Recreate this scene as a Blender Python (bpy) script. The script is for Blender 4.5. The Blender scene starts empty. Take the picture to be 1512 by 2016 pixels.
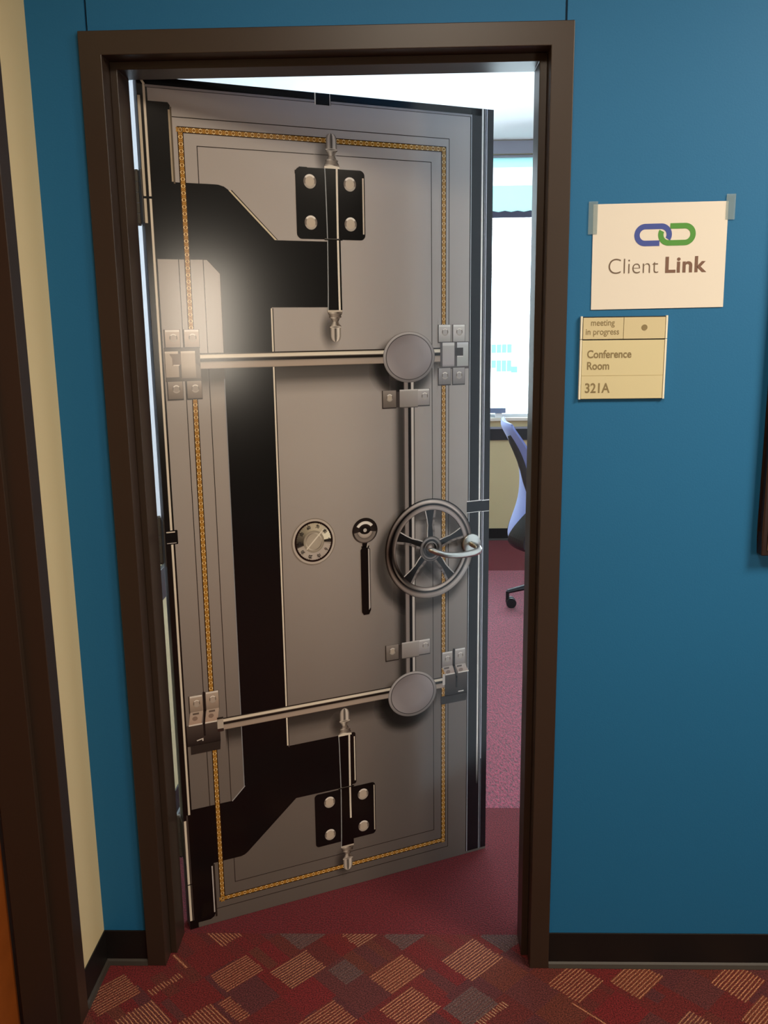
import bpy, bmesh, math, random
from mathutils import Vector, Matrix
from mathutils.geometry import tessellate_polygon

R = math.radians
random.seed(7)
scene = bpy.context.scene
COL = scene.collection

# ------------------------------------------------------------------ camera
CAM_POS = (0.1625, -1.9497, 1.5706)
YAW, PITCH, ROLL = -0.0280, -0.2045, -0.0129
cam_d = bpy.data.cameras.new('camera')
cam = bpy.data.objects.new('camera', cam_d); COL.objects.link(cam)
cy, sy, cp, sp = math.cos(YAW), math.sin(YAW), math.cos(PITCH), math.sin(PITCH)
fwd = Vector((sy * cp, cy * cp, sp)); rgt = Vector((cy, -sy, 0)); upv = rgt.cross(fwd)
cr, sr = math.cos(ROLL), math.sin(ROLL)
r2 = cr * rgt + sr * upv; u2 = -sr * rgt + cr * upv
M = Matrix((r2, u2, -fwd)).transposed().to_4x4(); M.translation = Vector(CAM_POS)
cam.matrix_world = M
cam_d.sensor_fit = 'VERTICAL'; cam_d.sensor_height = 36.0
cam_d.lens = 1750.0 / 2016.0 * 36.0
cam_d.clip_end = 600
scene.camera = cam

# ------------------------------------------------------------------ colour management, world, lights
vs = scene.view_settings
vs.view_transform = 'Standard'; vs.look = 'None'; vs.gamma = 1.0; vs.exposure = 0.0
vs.use_curve_mapping = False

world = bpy.data.worlds.new('daylight'); scene.world = world
world.use_nodes = True
wn = world.node_tree.nodes['Background']
wn.inputs[0].default_value = (0.80, 0.90, 1.0, 1)
wn.inputs[1].default_value = 12.0


def area(name, loc, target, size, power, color, size_y=None, spread=None):
    l = bpy.data.lights.new(name, 'AREA'); l.energy = power; l.color = color
    l.shape = 'RECTANGLE'; l.size = size; l.size_y = size_y or size
    if spread: l.spread = spread
    o = bpy.data.objects.new(name, l); COL.objects.link(o); o.location = loc
    d = Vector(target) - Vector(loc)
    o.rotation_euler = d.to_track_quat('-Z', 'Y').to_euler()
    return o


WARM = (1.0, 0.87, 0.70)
area('corridor_lamp', (1.75, -1.15, 2.66), (1.75, -1.15, 0), 0.6, 52, WARM, 0.6)
area('corridor_lamp', (0.25, -1.30, 2.66), (0.25, -1.30, 0), 0.5, 18, WARM, 0.5)
area('corridor_far_lamp', (2.38, -3.31, 1.61), (-0.35, 0.17, 1.60), 0.40, 23, (1.0, 0.88, 0.72), 0.80)
prt = area('window_portal', (1.94, 4.60, 1.82), (1.94, 0, 1.82), 5.1, 1, (1, 1, 1), 1.83)
prt.data.cycles.is_portal = True


# ------------------------------------------------------------------ colour helpers
def lin(c):
    return tuple(((v / 255) / 12.92 if v / 255 <= 0.04045 else ((v / 255 + 0.055) / 1.055) ** 2.4) for v in c[:3])


def mixc(a, b, t):
    return tuple(a[i] + (b[i] - a[i]) * t for i in range(3))


# ------------------------------------------------------------------ materials
def mat(name, rgb, rough=0.5, metal=0.0, spec=0.5, noise=None, bump=None, bump_scale=200, coat=0, sheen=0):
    m = bpy.data.materials.new(name); m.use_nodes = True
    nt = m.node_tree; b = nt.nodes['Principled BSDF']
    c = (*lin(rgb), 1)
    b.inputs['Base Color'].default_value = c
    b.inputs['Roughness'].default_value = rough
    b.inputs['Metallic'].default_value = metal
    b.inputs['Specular IOR Level'].default_value = spec
    b.inputs['Coat Weight'].default_value = coat
    b.inputs['Sheen Weight'].default_value = sheen
    if noise or bump:
        tc = nt.nodes.new('ShaderNodeTexCoord')
    if noise:
        sc_, amt = noise
        n = nt.nodes.new('ShaderNodeTexNoise'); n.inputs['Scale'].default_value = sc_; n.inputs['Detail'].default_value = 4
        nt.links.new(tc.outputs['Object'], n.inputs['Vector'])
        mx = nt.nodes.new('ShaderNodeMix'); mx.data_type = 'RGBA'
        mx.inputs[6].default_value = tuple(v * (1 - amt) for v in c[:3]) + (1,)
        mx.inputs[7].default_value = tuple(min(1, v * (1 + amt)) for v in c[:3]) + (1,)
        nt.links.new(n.outputs['Fac'], mx.inputs[0]); nt.links.new(mx.outputs[2], b.inputs['Base Color'])
    if bump:
        n2 = nt.nodes.new('ShaderNodeTexNoise'); n2.inputs['Scale'].default_value = bump_scale; n2.inputs['Detail'].default_value = 3
        nt.links.new(tc.outputs['Object'], n2.inputs['Vector'])
        bp = nt.nodes.new('ShaderNodeBump'); bp.inputs['Strength'].default_value = bump; bp.inputs['Distance'].default_value = 0.002
        nt.links.new(n2.outputs['Fac'], bp.inputs['Height']); nt.links.new(bp.outputs['Normal'], b.inputs['Normal'])
    return m


BLUE = mat('blue_wall_paint', (29, 107, 156), 0.62, spec=0.35, noise=(3, 0.03), bump=0.10, bump_scale=260)
SEAM = mat('seam_shadow_gap', (14, 50, 72), 0.8)
CREAM = mat('cream_wall_paint', (226, 208, 162), 0.6, spec=0.3, bump=0.08, bump_scale=260)
CREAM_ROOM = mat('cream_panel', (214, 196, 150), 0.6, spec=0.3, bump=0.05)
WHITE = mat('white_paint', (236, 236, 236), 0.7, spec=0.3, bump=0.05)
BROWN = mat('brown_frame_enamel', (56, 43, 34), 0.40, spec=0.5, noise=(6, 0.06), bump=0.04, bump_scale=120)
BLACKRUB = mat('black_rubber_base', (20, 17, 16), 0.5, spec=0.4, bump=0.05)
TOE = mat('grey_rubber_toe', (58, 52, 46), 0.55)
DARKSTRIP = mat('dark_trim', (34, 32, 32), 0.45)
WOODDOOR = mat('orange_wood', (150, 78, 28), 0.4, noise=(14, 0.25))
GREYDOOR = mat('grey_door_paint', (132, 126, 130), 0.5)
HINGE = mat('dark_bronze_hinge', (124, 118, 108), 0.45)
STEEL = mat('satin_steel', (196, 194, 186), 0.30, metal=1.0)
ALU = mat('window_aluminium', (150, 150, 160), 0.5)
PAPER = mat('white_paper', (232, 226, 214), 0.8, spec=0.2, noise=(8, 0.012))
PLATE = mat('champagne_plate', (216, 206, 164), 0.5, spec=0.4)
PLATE2 = mat('champagne_slider', (212, 200, 160), 0.5, spec=0.4)
RAIL = mat('bright_rail', (240, 236, 214), 0.35, spec=0.6)
DARKGAP = mat('dark_gap', (18, 16, 14), 0.6)
LETTER = mat('grey_brown_lettering', (138, 122, 84), 0.6)
INK = mat('grey_brown_ink', (112, 94, 78), 0.7)
INKB = mat('brown_ink', (122, 92, 76), 0.7)
LBLUE = mat('link_blue', (66, 84, 160), 0.7)
LGREEN = mat('link_green', (82, 150, 62), 0.7)
MESHBACK = mat('lavender_fabric', (140, 154, 214), 0.75, spec=0.2, noise=(300, 0.12), bump=0.2, bump_scale=500, sheen=0.3)
PLASTIC = mat('black_plastic', (26, 26, 30), 0.45)
DGREY = mat('dark_grey_plastic', (62, 60, 58), 0.5)
SEATFAB = mat('slate_fabric', (70, 76, 104), 0.85, spec=0.2, noise=(300, 0.12))
WOODFR = mat('dark_mahogany', (40, 22, 16), 0.35)
SILVERM = mat('antique_silver_moulding', (150, 130, 110), 0.4, metal=0.5)
PICT = mat('picture_paper', (150, 130, 105), 0.7, noise=(6, 0.4))
BARGREY = mat('blue_grey_bar', (128, 144, 174), 0.5)
CONCRETE = mat('pale_facade', (225, 225, 220), 0.8)
TEALGLASS = mat('teal_glazing', (46, 128, 148), 0.6, noise=(0.3, 0.1))


def tape_mat():
    m = bpy.data.materials.new('clear_tape'); m.use_nodes = True; nt = m.node_tree
    b = nt.nodes['Principled BSDF']; b.inputs['Base Color'].default_value = (*lin((150, 175, 180)), 1)
    b.inputs['Roughness'].default_value = 0.4; b.inputs['Alpha'].default_value = 0.34
    return m


TAPE = tape_mat()


def glass_mat():
    m = bpy.data.materials.new('window_glass'); m.use_nodes = True; nt = m.node_tree
    nt.nodes.clear()
    out = nt.nodes.new('ShaderNodeOutputMaterial'); mx = nt.nodes.new('ShaderNodeMixShader')
    t = nt.nodes.new('ShaderNodeBsdfTransparent'); t.inputs[0].default_value = (0.93, 0.98, 0.98, 1)
    g = nt.nodes.new('ShaderNodeBsdfGlossy'); g.inputs['Roughness'].default_value = 0.02
    f = nt.nodes.new('ShaderNodeFresnel'); f.inputs[0].default_value = 1.3
    nt.links.new(f.outputs[0], mx.inputs[0]); nt.links.new(t.outputs[0], mx.inputs[1]); nt.links.new(g.outputs[0], mx.inputs[2])
    nt.links.new(mx.outputs[0], out.inputs[0])
    return m


GLASS = glass_mat()


def blind_mat(name, rgb, tr):
    m = bpy.data.materials.new(name); m.use_nodes = True; nt = m.node_tree
    nt.nodes.clear()
    out = nt.nodes.new('ShaderNodeOutputMaterial'); mx = nt.nodes.new('ShaderNodeMixShader')
    d = nt.nodes.new('ShaderNodeBsdfDiffuse'); d.inputs[0].default_value = (*lin(rgb), 1)
    t = nt.nodes.new('ShaderNodeBsdfTranslucent'); t.inputs[0].default_value = (*lin(rgb), 1)
    mx.inputs[0].default_value = tr
    nt.links.new(d.outputs[0], mx.inputs[1]); nt.links.new(t.outputs[0], mx.inputs[2]); nt.links.new(mx.outputs[0], out.inputs[0])
    return m


BLIND = blind_mat('aqua_blind_fabric', (186, 212, 210), 0.7)
BLINDW = blind_mat('white_blind_fabric', (225, 225, 225), 0.7)


def print_mat(name, alpha=False, rough=0.165):
    m = bpy.data.materials.new(name); m.use_nodes = True; nt = m.node_tree
    b = nt.nodes['Principled BSDF']
    a = nt.nodes.new('ShaderNodeVertexColor'); a.layer_name = 'Col'
    nt.links.new(a.outputs['Color'], b.inputs['Base Color'])
    if alpha: nt.links.new(a.outputs['Alpha'], b.inputs['Alpha'])
    b.inputs['Roughness'].default_value = rough
    b.inputs['Specular IOR Level'].default_value = 0.42
    return m


PRINT = print_mat('printed_vinyl')
PRINTS = print_mat('printed_vinyl_soft_ink', True)


def carpet_mat(name, use_attr, base=(96, 26, 30), rough=0.95, sc=420, light=1.75, dark=0.5, sheen=0.15, stretch=None):
    m = bpy.data.materials.new(name); m.use_nodes = True; nt = m.node_tree
    b = nt.nodes['Principled BSDF']; b.inputs['Roughness'].default_value = rough
    b.inputs['Specular IOR Level'].default_value = 0.2
    b.inputs['Sheen Weight'].default_value = sheen; b.inputs['Sheen Roughness'].default_value = 0.5
    tc = nt.nodes.new('ShaderNodeTexCoord')
    n = nt.nodes.new('ShaderNodeTexNoise'); n.inputs['Scale'].default_value = sc; n.inputs['Detail'].default_value = 2
    n.inputs['Roughness'].default_value = 0.8
    if stretch:
        mp = nt.nodes.new('ShaderNodeMapping'); mp.inputs['Scale'].default_value = stretch; mp.inputs['Rotation'].default_value = (0, 0, 0.9)
        nt.links.new(tc.outputs['Object'], mp.inputs['Vector']); nt.links.new(mp.outputs['Vector'], n.inputs['Vector'])
    else:
        nt.links.new(tc.outputs['Object'], n.inputs['Vector'])
    rp = nt.nodes.new('ShaderNodeValToRGB')
    rp.color_ramp.elements[0].position = 0.36; rp.color_ramp.elements[0].color = (dark, dark, dark, 1)
    rp.color_ramp.elements[1].position = 0.70; rp.color_ramp.elements[1].color = (light, light * 0.97, light * 0.95, 1)
    nt.links.new(n.outputs['Fac'], rp.inputs[0])
    mul = nt.nodes.new('ShaderNodeMix'); mul.data_type = 'RGBA'; mul.blend_type = 'MULTIPLY'; mul.inputs[0].default_value = 1
    if use_attr:
        a = nt.nodes.new('ShaderNodeVertexColor'); a.layer_name = 'Col'
        nt.links.new(a.outputs['Color'], mul.inputs[6])
    else:
        mul.inputs[6].default_value = (*lin(base), 1)
    nt.links.new(rp.outputs[0], mul.inputs[7])
    nt.links.new(mul.outputs[2], b.inputs['Base Color'])
    bp = nt.nodes.new('ShaderNodeBump'); bp.inputs['Strength'].default_value = 0.8; bp.inputs['Distance'].default_value = 0.004
    nt.links.new(n.outputs['Fac'], bp.inputs['Height']); nt.links.new(bp.outputs['Normal'], b.inputs['Normal'])
    return m


CARPET = carpet_mat('patterned_carpet', True, sc=300, light=2.5, dark=0.28, sheen=0.05)
CARPETRED = carpet_mat('burgundy_carpet', False, (96, 22, 30), sc=240, light=2.2, dark=0.4, sheen=0.1)
CARPETPINK = carpet_mat('rose_carpet_brushed', False, (112, 24, 48), sc=150, light=2.6, dark=0.45, sheen=0.35, stretch=(1.0, 0.35, 1.0))


# ------------------------------------------------------------------ mesh builder
class MB:
    def __init__(s):
        s.v = []; s.f = []; s.c = []; s.m = []

    def face(s, pts, cols=None, mi=0):
        i = len(s.v); s.v += [tuple(p) for p in pts]; s.f.append(tuple(range(i, i + len(pts))))
        s.c.append(cols); s.m.append(mi)

    def box(s, x0, x1, y0, y1, z0, z1, mi=0, T=None):
        p = [Vector((x, y, z)) for x in (x0, x1) for y in (y0, y1) for z in (z0, z1)]
        if T: p = [T @ q for q in p]
        i = len(s.v); s.v += [tuple(q) for q in p]
        for q in ((0, 1, 3, 2), (4, 6, 7, 5), (0, 4, 5, 1), (2, 3, 7, 6), (0, 2, 6, 4), (1, 5, 7, 3)):
            s.f.append(tuple(i + k for k in q)); s.c.append(None); s.m.append(mi)

    def prism(s, pts, ext, mi=0):            # pts: list of 3D points (planar polygon), ext: extrusion vector
        pts = [Vector(p) for p in pts]; e = Vector(ext); n = len(pts)
        tri = tessellate_polygon([pts]); i = len(s.v)
        s.v += [tuple(p) for p in pts] + [tuple(p + e) for p in pts]
        for t in tri:
            s.f.append(tuple(i + k for k in t)); s.c.append(None); s.m.append(mi)
            s.f.append(tuple(i + n + k for k in reversed(t))); s.c.append(None); s.m.append(mi)
        for k in range(n):
            k2 = (k + 1) % n
            s.f.append((i + k, i + k2, i + n + k2, i + n + k)); s.c.append(None); s.m.append(mi)

    def tube(s, path, rad, seg=14, mi=0, cap=True, flat=1.0):
        path = [Vector(p) for p in path]; n = len(path)
        rad = rad if isinstance(rad, (list, tuple)) else [rad] * n
        i0 = len(s.v); prev = None
        for k in range(n):
            t = (path[min(k + 1, n - 1)] - path[max(k - 1, 0)]).normalized()
            if prev is None:
                a = Vector((0, 0, 1)) if abs(t.z) < 0.9 else Vector((1, 0, 0))
                x = t.cross(a).normalized()
            else:
                x = (prev - t * prev.dot(t)).normalized()
            y = t.cross(x); prev = x
            for j in range(seg):
                a = 2 * math.pi * j / seg
                s.v.append(tuple(path[k] + rad[k] * (x * math.cos(a) + y * math.sin(a) * flat)))
        for k in range(n - 1):
            for j in range(seg):
                j2 = (j + 1) % seg
                s.f.append((i0 + k * seg + j, i0 + k * seg + j2, i0 + (k + 1) * seg + j2, i0 + (k + 1) * seg + j)); s.c.append(None); s.m.append(mi)
        if cap:
            s.f.append(tuple(i0 + j for j in reversed(range(seg)))); s.c.append(None); s.m.append(mi)
            s.f.append(tuple(i0 + (n - 1) * seg + j for j in range(seg))); s.c.append(None); s.m.append(mi)

    def build(s, name, mats, parent=None, smooth=False, bevel=0, kind=None, loc=None):
        me = bpy.data.meshes.new(name)
        me.from_pydata(s.v, [], s.f)
        if not isinstance(mats, (list, tuple)): mats = [mats]
        for m in mats: me.materials.append(m)
        for p, mi in zip(me.polygons, s.m): p.material_index = mi
        if any(c is not None for c in s.c):
            at = me.color_attributes.new('Col', 'FLOAT_COLOR', 'CORNER')
            k = 0
            for p, c in zip(me.polygons, s.c):
                for j in range(p.loop_total):
                    q = (c[j] if isinstance(c, list) else c) if c is not None else (1, 1, 1, 1)
                    at.data[p.loop_start + j].color = q if len(q) == 4 else (*q, 1)
        bm = bmesh.new(); bm.from_mesh(me)
        if not any(c is not None for c in s.c):
            bmesh.ops.remove_doubles(bm, verts=bm.verts, dist=1e-6)
            bmesh.ops.recalc_face_normals(bm, faces=bm.faces)
        bm.to_mesh(me); bm.free()
        if smooth:
            for p in me.polygons: p.use_smooth = True
        o = bpy.data.objects.new(name, me); COL.objects.link(o)
        if parent: o.parent = parent
        if loc: o.location = loc
        if bevel:
            bv = o.modifiers.new('edge_rounding', 'BEVEL'); bv.width = bevel; bv.segments = 2; bv.limit_method = 'ANGLE'
        if smooth:
            try:
                o.modifiers.new('split', 'EDGE_SPLIT').split_angle = R(50)
            except Exception:
                pass
        if kind: o['kind'] = kind
        return o


def tag(o, label=None, cat=None, group=None, kind=None):
    if label: o['label'] = label
    if cat: o['category'] = cat
    if group: o['group'] = group
    if kind: o['kind'] = kind
    return o


def thing(name, label, cat, loc=(0, 0, 0), rz=0, group=None):
    o = bpy.data.objects.new(name, None); COL.objects.link(o); o.location = loc; o.rotation_euler = (0, 0, rz)
    o.empty_display_size = 0.1
    return tag(o, label, cat, group)


def boxobj(name, m, *b, parent=None, bevel=0, kind=None):
    mb = MB(); mb.box(*b); return mb.build(name, m, parent, bevel=bevel, kind=kind)


def text_mesh(name, body, size, m, loc, parent=None, offset=0.0, sx=1.0, align='LEFT', shear=0.0, rz=0.0, extrude=0.0, sp=1.0):
    cu = bpy.data.curves.new(name, 'FONT'); cu.body = body; cu.size = size; cu.offset = offset
    cu.align_x = align; cu.shear = shear; cu.space_character = sp; cu.extrude = extrude
    t = bpy.data.objects.new(name, cu); COL.objects.link(t)
    bpy.context.view_layer.update()
    dg = bpy.context.evaluated_depsgraph_get()
    me = bpy.data.meshes.new_from_object(t.evaluated_get(dg))
    bpy.data.objects.remove(t); bpy.data.curves.remove(cu)
    T = Matrix.Translation(loc) @ Matrix.Rotation(R(90), 4, 'X') @ Matrix.Rotation(rz, 4, 'Z') @ Matrix.Scale(sx, 4, (1, 0, 0))
    me.transform(T)
    me.materials.clear(); me.materials.append(m)
    me.name = name
    o = bpy.data.objects.new(name, me); COL.objects.link(o)
    if parent: o.parent = parent
    return o


# ------------------------------------------------------------------ the setting: dimensions
W, FW, H = 0.457, 0.0464, 2.1688           # half opening, frame face width, frame height
O = W + FW
YW0, YW1 = 0.012, 0.160                    # blue wall faces (corridor, room)
XL, XR = -0.612, 4.5
YF = 4.557                                  # window wall of the room
ZC, ZR = 2.70, 2.82                        # ceilings
YB = -3.8
RZ0, RZ1 = 0.755, 3.70
THR = 0.1245                                # carpet change line

# blue wall with the doorway (three panels with reveal gaps above the frame corners)
g = 0.0022
mb = MB()
mb.box(XL - 0.1, -0.4875 - g, YW0, YW1, H - 0.02, ZR)
mb.box(-0.4875 + g, 0.4875 - g, YW0, YW1, H - 0.02, ZR)
mb.box(0.4875 + g, XR, YW0, YW1, H - 0.02, ZR)
mb.box(XL - 0.1, -O + 0.01, YW0, YW1, 0, H - 0.02)
mb.box(O - 0.01, XR, YW0, YW1, 0, H - 0.02)
for x in (-0.4875, 0.4875):
    mb.box(x - g, x + g, YW0 + 0.006, YW1 - 0.01, H - 0.02, ZR, 1)
wall_front = mb.build('wall_front', [BLUE, SEAM], kind='structure')

boxobj('wall_front_room_side', WHITE, O - 0.005, XR, YW1, YW1 + 0.004, 0.0, ZR, kind='structure')

# left wall (cream), with its own doorway near the camera
LY0, LY1 = -0.200, -1.114                   # opening of the left doorway
mb = MB()
mb.box(XL - 0.14, XL, LY0 + 0.01, YW0, 0, ZR)
mb.box(XL - 0.14, XL, LY1 - 0.01, LY0 + 0.01, H - 0.02, ZR)
mb.box(XL - 0.14, XL, YB, LY1 - 0.01, 0, ZR)
mb.build('wall_left', CREAM, kind='structure')
mb = MB()
mb.box(XL - 0.14, XL, YW1, YF + 0.12, 0.0, 0.86, 0)
mb.box(XL - 0.14, XL, YW1, YF + 0.12, 0.86, ZR, 1)
mb.build('wall_left_room', [CREAM_ROOM, WHITE], kind='structure')
boxobj('wall_right', mat('taupe_end_wall_paint', (120, 108, 92), 0.7), XR, XR + 0.1, YB, YW0, 0, ZR, kind='structure')
boxobj('wall_right_room', WHITE, XR, XR + 0.1, YW1, YF + 0.12, 0, ZR, kind='structure')
boxobj('wall_back', mat('taupe_wall_paint', (120, 108, 92), 0.7), XL - 0.14, XR + 0.1, YB - 0.1, YB, 0, ZR, kind='structure')
boxobj('ceiling_corridor', mat('grey_ceiling_tile', (150, 144, 134), 0.8), XL - 0.14, XR + 0.1, YB - 0.1, YW0 + 0.05, ZC, ZC + 0.2, kind='structure')
boxobj('ceiling_room', WHITE, XL - 0.14, XR + 0.1, YW1 - 0.05, YF + 0.12, ZR, ZR + 0.1, kind='structure')


# door frame profile (U shapes extruded through the wall)
def frame_mesh(T):
    m_ = MB()
    pts = [(-O, 0), (-O, H), (O, H), (O, 0), (W, 0), (W, H - FW), (-W, H - FW), (-W, 0)]
    m_.prism([T @ Vector((x, 0, z)) for x, z in pts], T.to_3x3() @ Vector((0, 0.172, 0)))
    w2 = W - 0.016; h2 = H - FW - 0.016
    pts = [(-W, 0), (-W, H - FW), (W, H - FW), (W, 0), (w2, 0), (w2, h2), (-w2, h2), (-w2, 0)]
    m_.prism([T @ Vector((x, 0.047, z)) for x, z in pts], T.to_3x3() @ Vector((0, 0.080, 0)))
    return m_


fr = frame_mesh(Matrix.Identity(4)).build('trim_1', BROWN, bevel=0.0015, kind='structure')
lc = (LY0 + LY1) / 2
TL = Matrix.Translation((XL + 0.012, lc, 0)) @ Matrix.Rotation(R(90), 4, 'Z')
frame_mesh(TL).build('trim_2', BROWN, bevel=0.0015, kind='structure')
boxobj('door_2', WOODDOOR, XL - 0.165, XL - 0.1285, LY1 + 0.004, LY0 - 0.004, 0.006, H - FW - 0.003, kind='structure')


# baseboards: black band with a grey toe
def base(name, prof_pts, ext, toe_pts):
    m_ = MB(); m_.prism(prof_pts, ext, 0); m_.prism(toe_pts, ext, 1)
    return m_.build(name, [BLACKRUB, TOE], bevel=0.001, kind='structure')


def baseY(name, x0, x1, y, s, h=0.093):     # along x, against a wall at y; s=-1 faces -y
    base(name, [(x0, y, 0.014), (x0, y, h), (x0, y + s * 0.0035, h), (x0, y + s * 0.0045, 0.014)], (x1 - x0, 0, 0),
         [(x0, y, 0), (x0, y, 0.014), (x0, y + s * 0.0045, 0.014), (x0, y + s * 0.009, 0.010), (x0, y + s * 0.013, 0.0)])


def baseX(name, y0, y1, x, s, h=0.093):
    base(name, [(x, y0, 0.014), (x, y0, h), (x + s * 0.0035, y0, h), (x + s * 0.0045, y0, 0.014)], (0, y1 - y0, 0),
         [(x, y0, 0), (x, y0, 0.014), (x + s * 0.0045, y0, 0.014), (x + s * 0.009, y0, 0.010), (x + s * 0.013, y0, 0.0)])


baseY('baseboard_front_right', O, XR, YW0, -1)
baseY('baseboard_front_left', XL, -O, YW0, -1)
baseX('baseboard_left', LY0 + FW + 0.004, YW0, XL, 1)
baseX('baseboard_left_room', YW1, YF, XL, 1, 0.09)
baseY('baseboard_far', XL, XR, YF, -1, 0.09)

# floors
boxobj('floor', CARPETRED, XL - 0.1, XR, THR, YF + 0.1, -0.05, 0.0, kind='structure')
boxobj('floor_rose', CARPETPINK, XL, XR, RZ0, RZ1, -0.01, 0.0006, kind='structure')
boxobj('floor_corridor', CARPETRED, XL - 0.3, XR, YB, THR, -0.05, -0.0012, kind='structure')


# corridor carpet tiles: squares on the diagonal, some of them striped
def st(s_, t_): return ((s_ - t_) / math.sqrt(2), (s_ + t_) / math.sqrt(2))


PAL = [(104, 28, 28), (110, 26, 30), (96, 32, 30), (86, 38, 34), (80, 48, 48), (74, 44, 48), (106, 34, 30), (90, 44, 34), (104, 26, 28), (92, 54, 38)]
PAL = [mixc(c_, (94, 30, 30), 0.42) for c_ in PAL]
STR = [(158, 108, 82), (168, 116, 86), (162, 124, 98)]
MUT = [(92, 76, 72), (84, 70, 72)]
cm = MB()


def crect(s0, s1, t0, t1, z, c):
    cm.face([(*st(s0, t0), z), (*st(s1, t0), z), (*st(s1, t1), z), (*st(s0, t1), z)], (*lin(c), 1))


striped = [  # s0, s1, t0, t1, direction, colour, pitch
    (-.264, -.155, .137, .216, 's', 0), (-.147, -.037, .035, .122, 's', 1), (-.525, -.414, .283, .372, 's', 0), (-.300, -.268, .036, .123, 's', 0),
    (-.420, -.312, .046, .136, 't', 0), (-.505, -.407, .146, .244, 't', 1), (-.184, -.118, .283, .40, 't', 1), (-.402, -.312, .256, .276, 't', 0),
    (-.295, -.283, .279, .345, 't', 1), (.016, .130, -.147, -.063, 's', 0), (-.039, .069, -.258, -.160, 's', 1), (.185, .305, -.254, -.150, 's', 1),
    (-.210, -.098, -.150, -.060, 's', 0), (-.045, .040, .131, .235, 's', 3), (.070, .135, .033, .12, 's', 2), (.145, .225, -.055, .02, 's', 3),
    (.311, .415, -.478, -.385, 's', 0), (.425, .532, -.572, -.487, 's', 0), (.595, .70, -.752, -.660, 's', 1), (.535, .645, -.860, -.765, 's', 0),
    (.410, .475, -.760, -.668, 's', 0), (-.042, .016, -.046, .025, 's', 3), (.070, .175, -.345, -.262, 's', 3), (.094, .190, -.362, -.345, 't', 2),
    (.2965, .306, -.56, -.462, 't', 1), (.325, .42, -.245, -.16, 't', 3), (.45, .53, -.40, -.31, 't', 3)]


def stripes(s0, s1, t0, t1, d, ci):
    n = max(1, round(((t1 - t0) if d == 's' else (s1 - s0)) / 0.0081))
    if ci == 3: crect(s0, s1, t0, t1, 0.0001, (88, 58, 56))
    else: crect(s0, s1, t0, t1, 0.0001, random.choice([(98, 40, 32), (104, 48, 34), (92, 44, 40)]))
    for k in range(n):
        c = mixc(STR[ci % 3] if ci < 3 else MUT[k % 2], (150, 104, 72) if ci < 3 else (96, 70, 68), random.random() * 0.35)
        e0, e1 = random.uniform(-.004, .003), random.uniform(-.003, .004)
        if d == 's':
            a = t0 + (t1 - t0) * (k + 0.32) / n; b_ = t0 + (t1 - t0) * (k + 0.66) / n
            m_ = 7
            for q in range(m_):
                w0 = random.uniform(-.0005, .0005)
                crect(s0 + e0 + (s1 + e1 - s0 - e0) * q / m_, s0 + e0 + (s1 + e1 - s0 - e0) * (q + 1) / m_, a + w0, b_ + w0, 0.0002, c)
        else:
            a = s0 + (s1 - s0) * (k + 0.32) / n; b_ = s0 + (s1 - s0) * (k + 0.66) / n
            m_ = 7 if t1 - t0 > 0.04 else 1
            for q in range(m_):
                w0 = random.uniform(-.0005, .0005)
                crect(a + w0, b_ + w0, t0 + e0 + (t1 + e1 - t0 - e0) * q / m_, t0 + e0 + (t1 + e1 - t0 - e0) * (q + 1) / m_, 0.0002, c)


DS, DT = 0.098, 0.092
for i in range(-36, 40):
    for j in range(-46, 20):
        s0 = i * DS + 0.016; t0 = j * DT - 0.147 + 0.092
        cx_, cy_ = st(s0 + DS / 2, t0 + DT / 2)
        if not (-0.75 < cx_ < 2.2 and -3.3 < cy_ < 0.22): continue
        c = random.choice(PAL)
        crect(s0, s0 + DS, t0, t0 + DT, 0.0, c)
        if random.random() < 0.4:
            crect(s0 + DS * 0.35, s0 + DS * random.uniform(0.6, 1), t0, t0 + DT, 0.00005, random.choice(PAL))
        if cy_ < -0.35 and random.random() < 0.3:
            stripes(s0, s0 + DS, t0, t0 + DT, random.choice('sst'), random.choice([0, 1, 3]))
for q in striped: stripes(*q)
carpet = cm.build('carpet_corridor', CARPET)
bm = bmesh.new(); bm.from_mesh(carpet.data)
for co, no in (((0, THR, 0), (0, 1, 0)), ((XL, 0, 0), (-1, 0, 0))):
    bmesh.ops.bisect_plane(bm, geom=bm.verts[:] + bm.edges[:] + bm.faces[:], plane_co=co, plane_no=no, clear_outer=True)
bm.to_mesh(carpet.data); bm.free()
carpet.name = 'floor_carpet'; carpet['kind'] = 'structure'

# ------------------------------------------------------------------ window wall of the room
mb = MB()
mb.box(XL, XR, YF, YF + 0.10, 0, 0.895)
mb.box(XL, XR, YF, YF + 0.10, 2.73, ZR)
mb.build('wall_far', [CREAM_ROOM], kind='structure')
boxobj('trim_3', DARKSTRIP, XL, XR, YF - 0.014, YF, 0.754, 0.836, bevel=0.001, kind='structure')
boxobj('trim_4', ALU, XL, XR, YF - 0.018, YF, 0.836, 0.851, bevel=0.001, kind='structure')
boxobj('trim_5', DARKSTRIP, XL, XL + 0.014, YW1, YF - 0.014, 0.754, 0.851, bevel=0.001, kind='structure')
boxobj('trim_6', ALU, XL, XL + 0.012, YW1, YF - 0.014, 0.885, 0.900, bevel=0.001, kind='structure')
boxobj('trim_7', DARKSTRIP, XL, XL + 0.012, YW1, YF - 0.014, 0.915, 0.928, bevel=0.001, kind='structure')
boxobj('backlit_grey_strip', ALU, XL, XR, YF - 0.012, YF + 0.0, 2.73, 2.815, bevel=0.001, kind='structure')  # strip over the cream head wall; its backlit shade is painted as grey
win = thing('window_1', 'wide window with white sky beyond the open door', 'window', (0, YF, 0))
tag(win, kind='structure')
mb = MB(); mb.box(XL, XR, -0.03, 0.12, 0.8955, 0.918)
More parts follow.
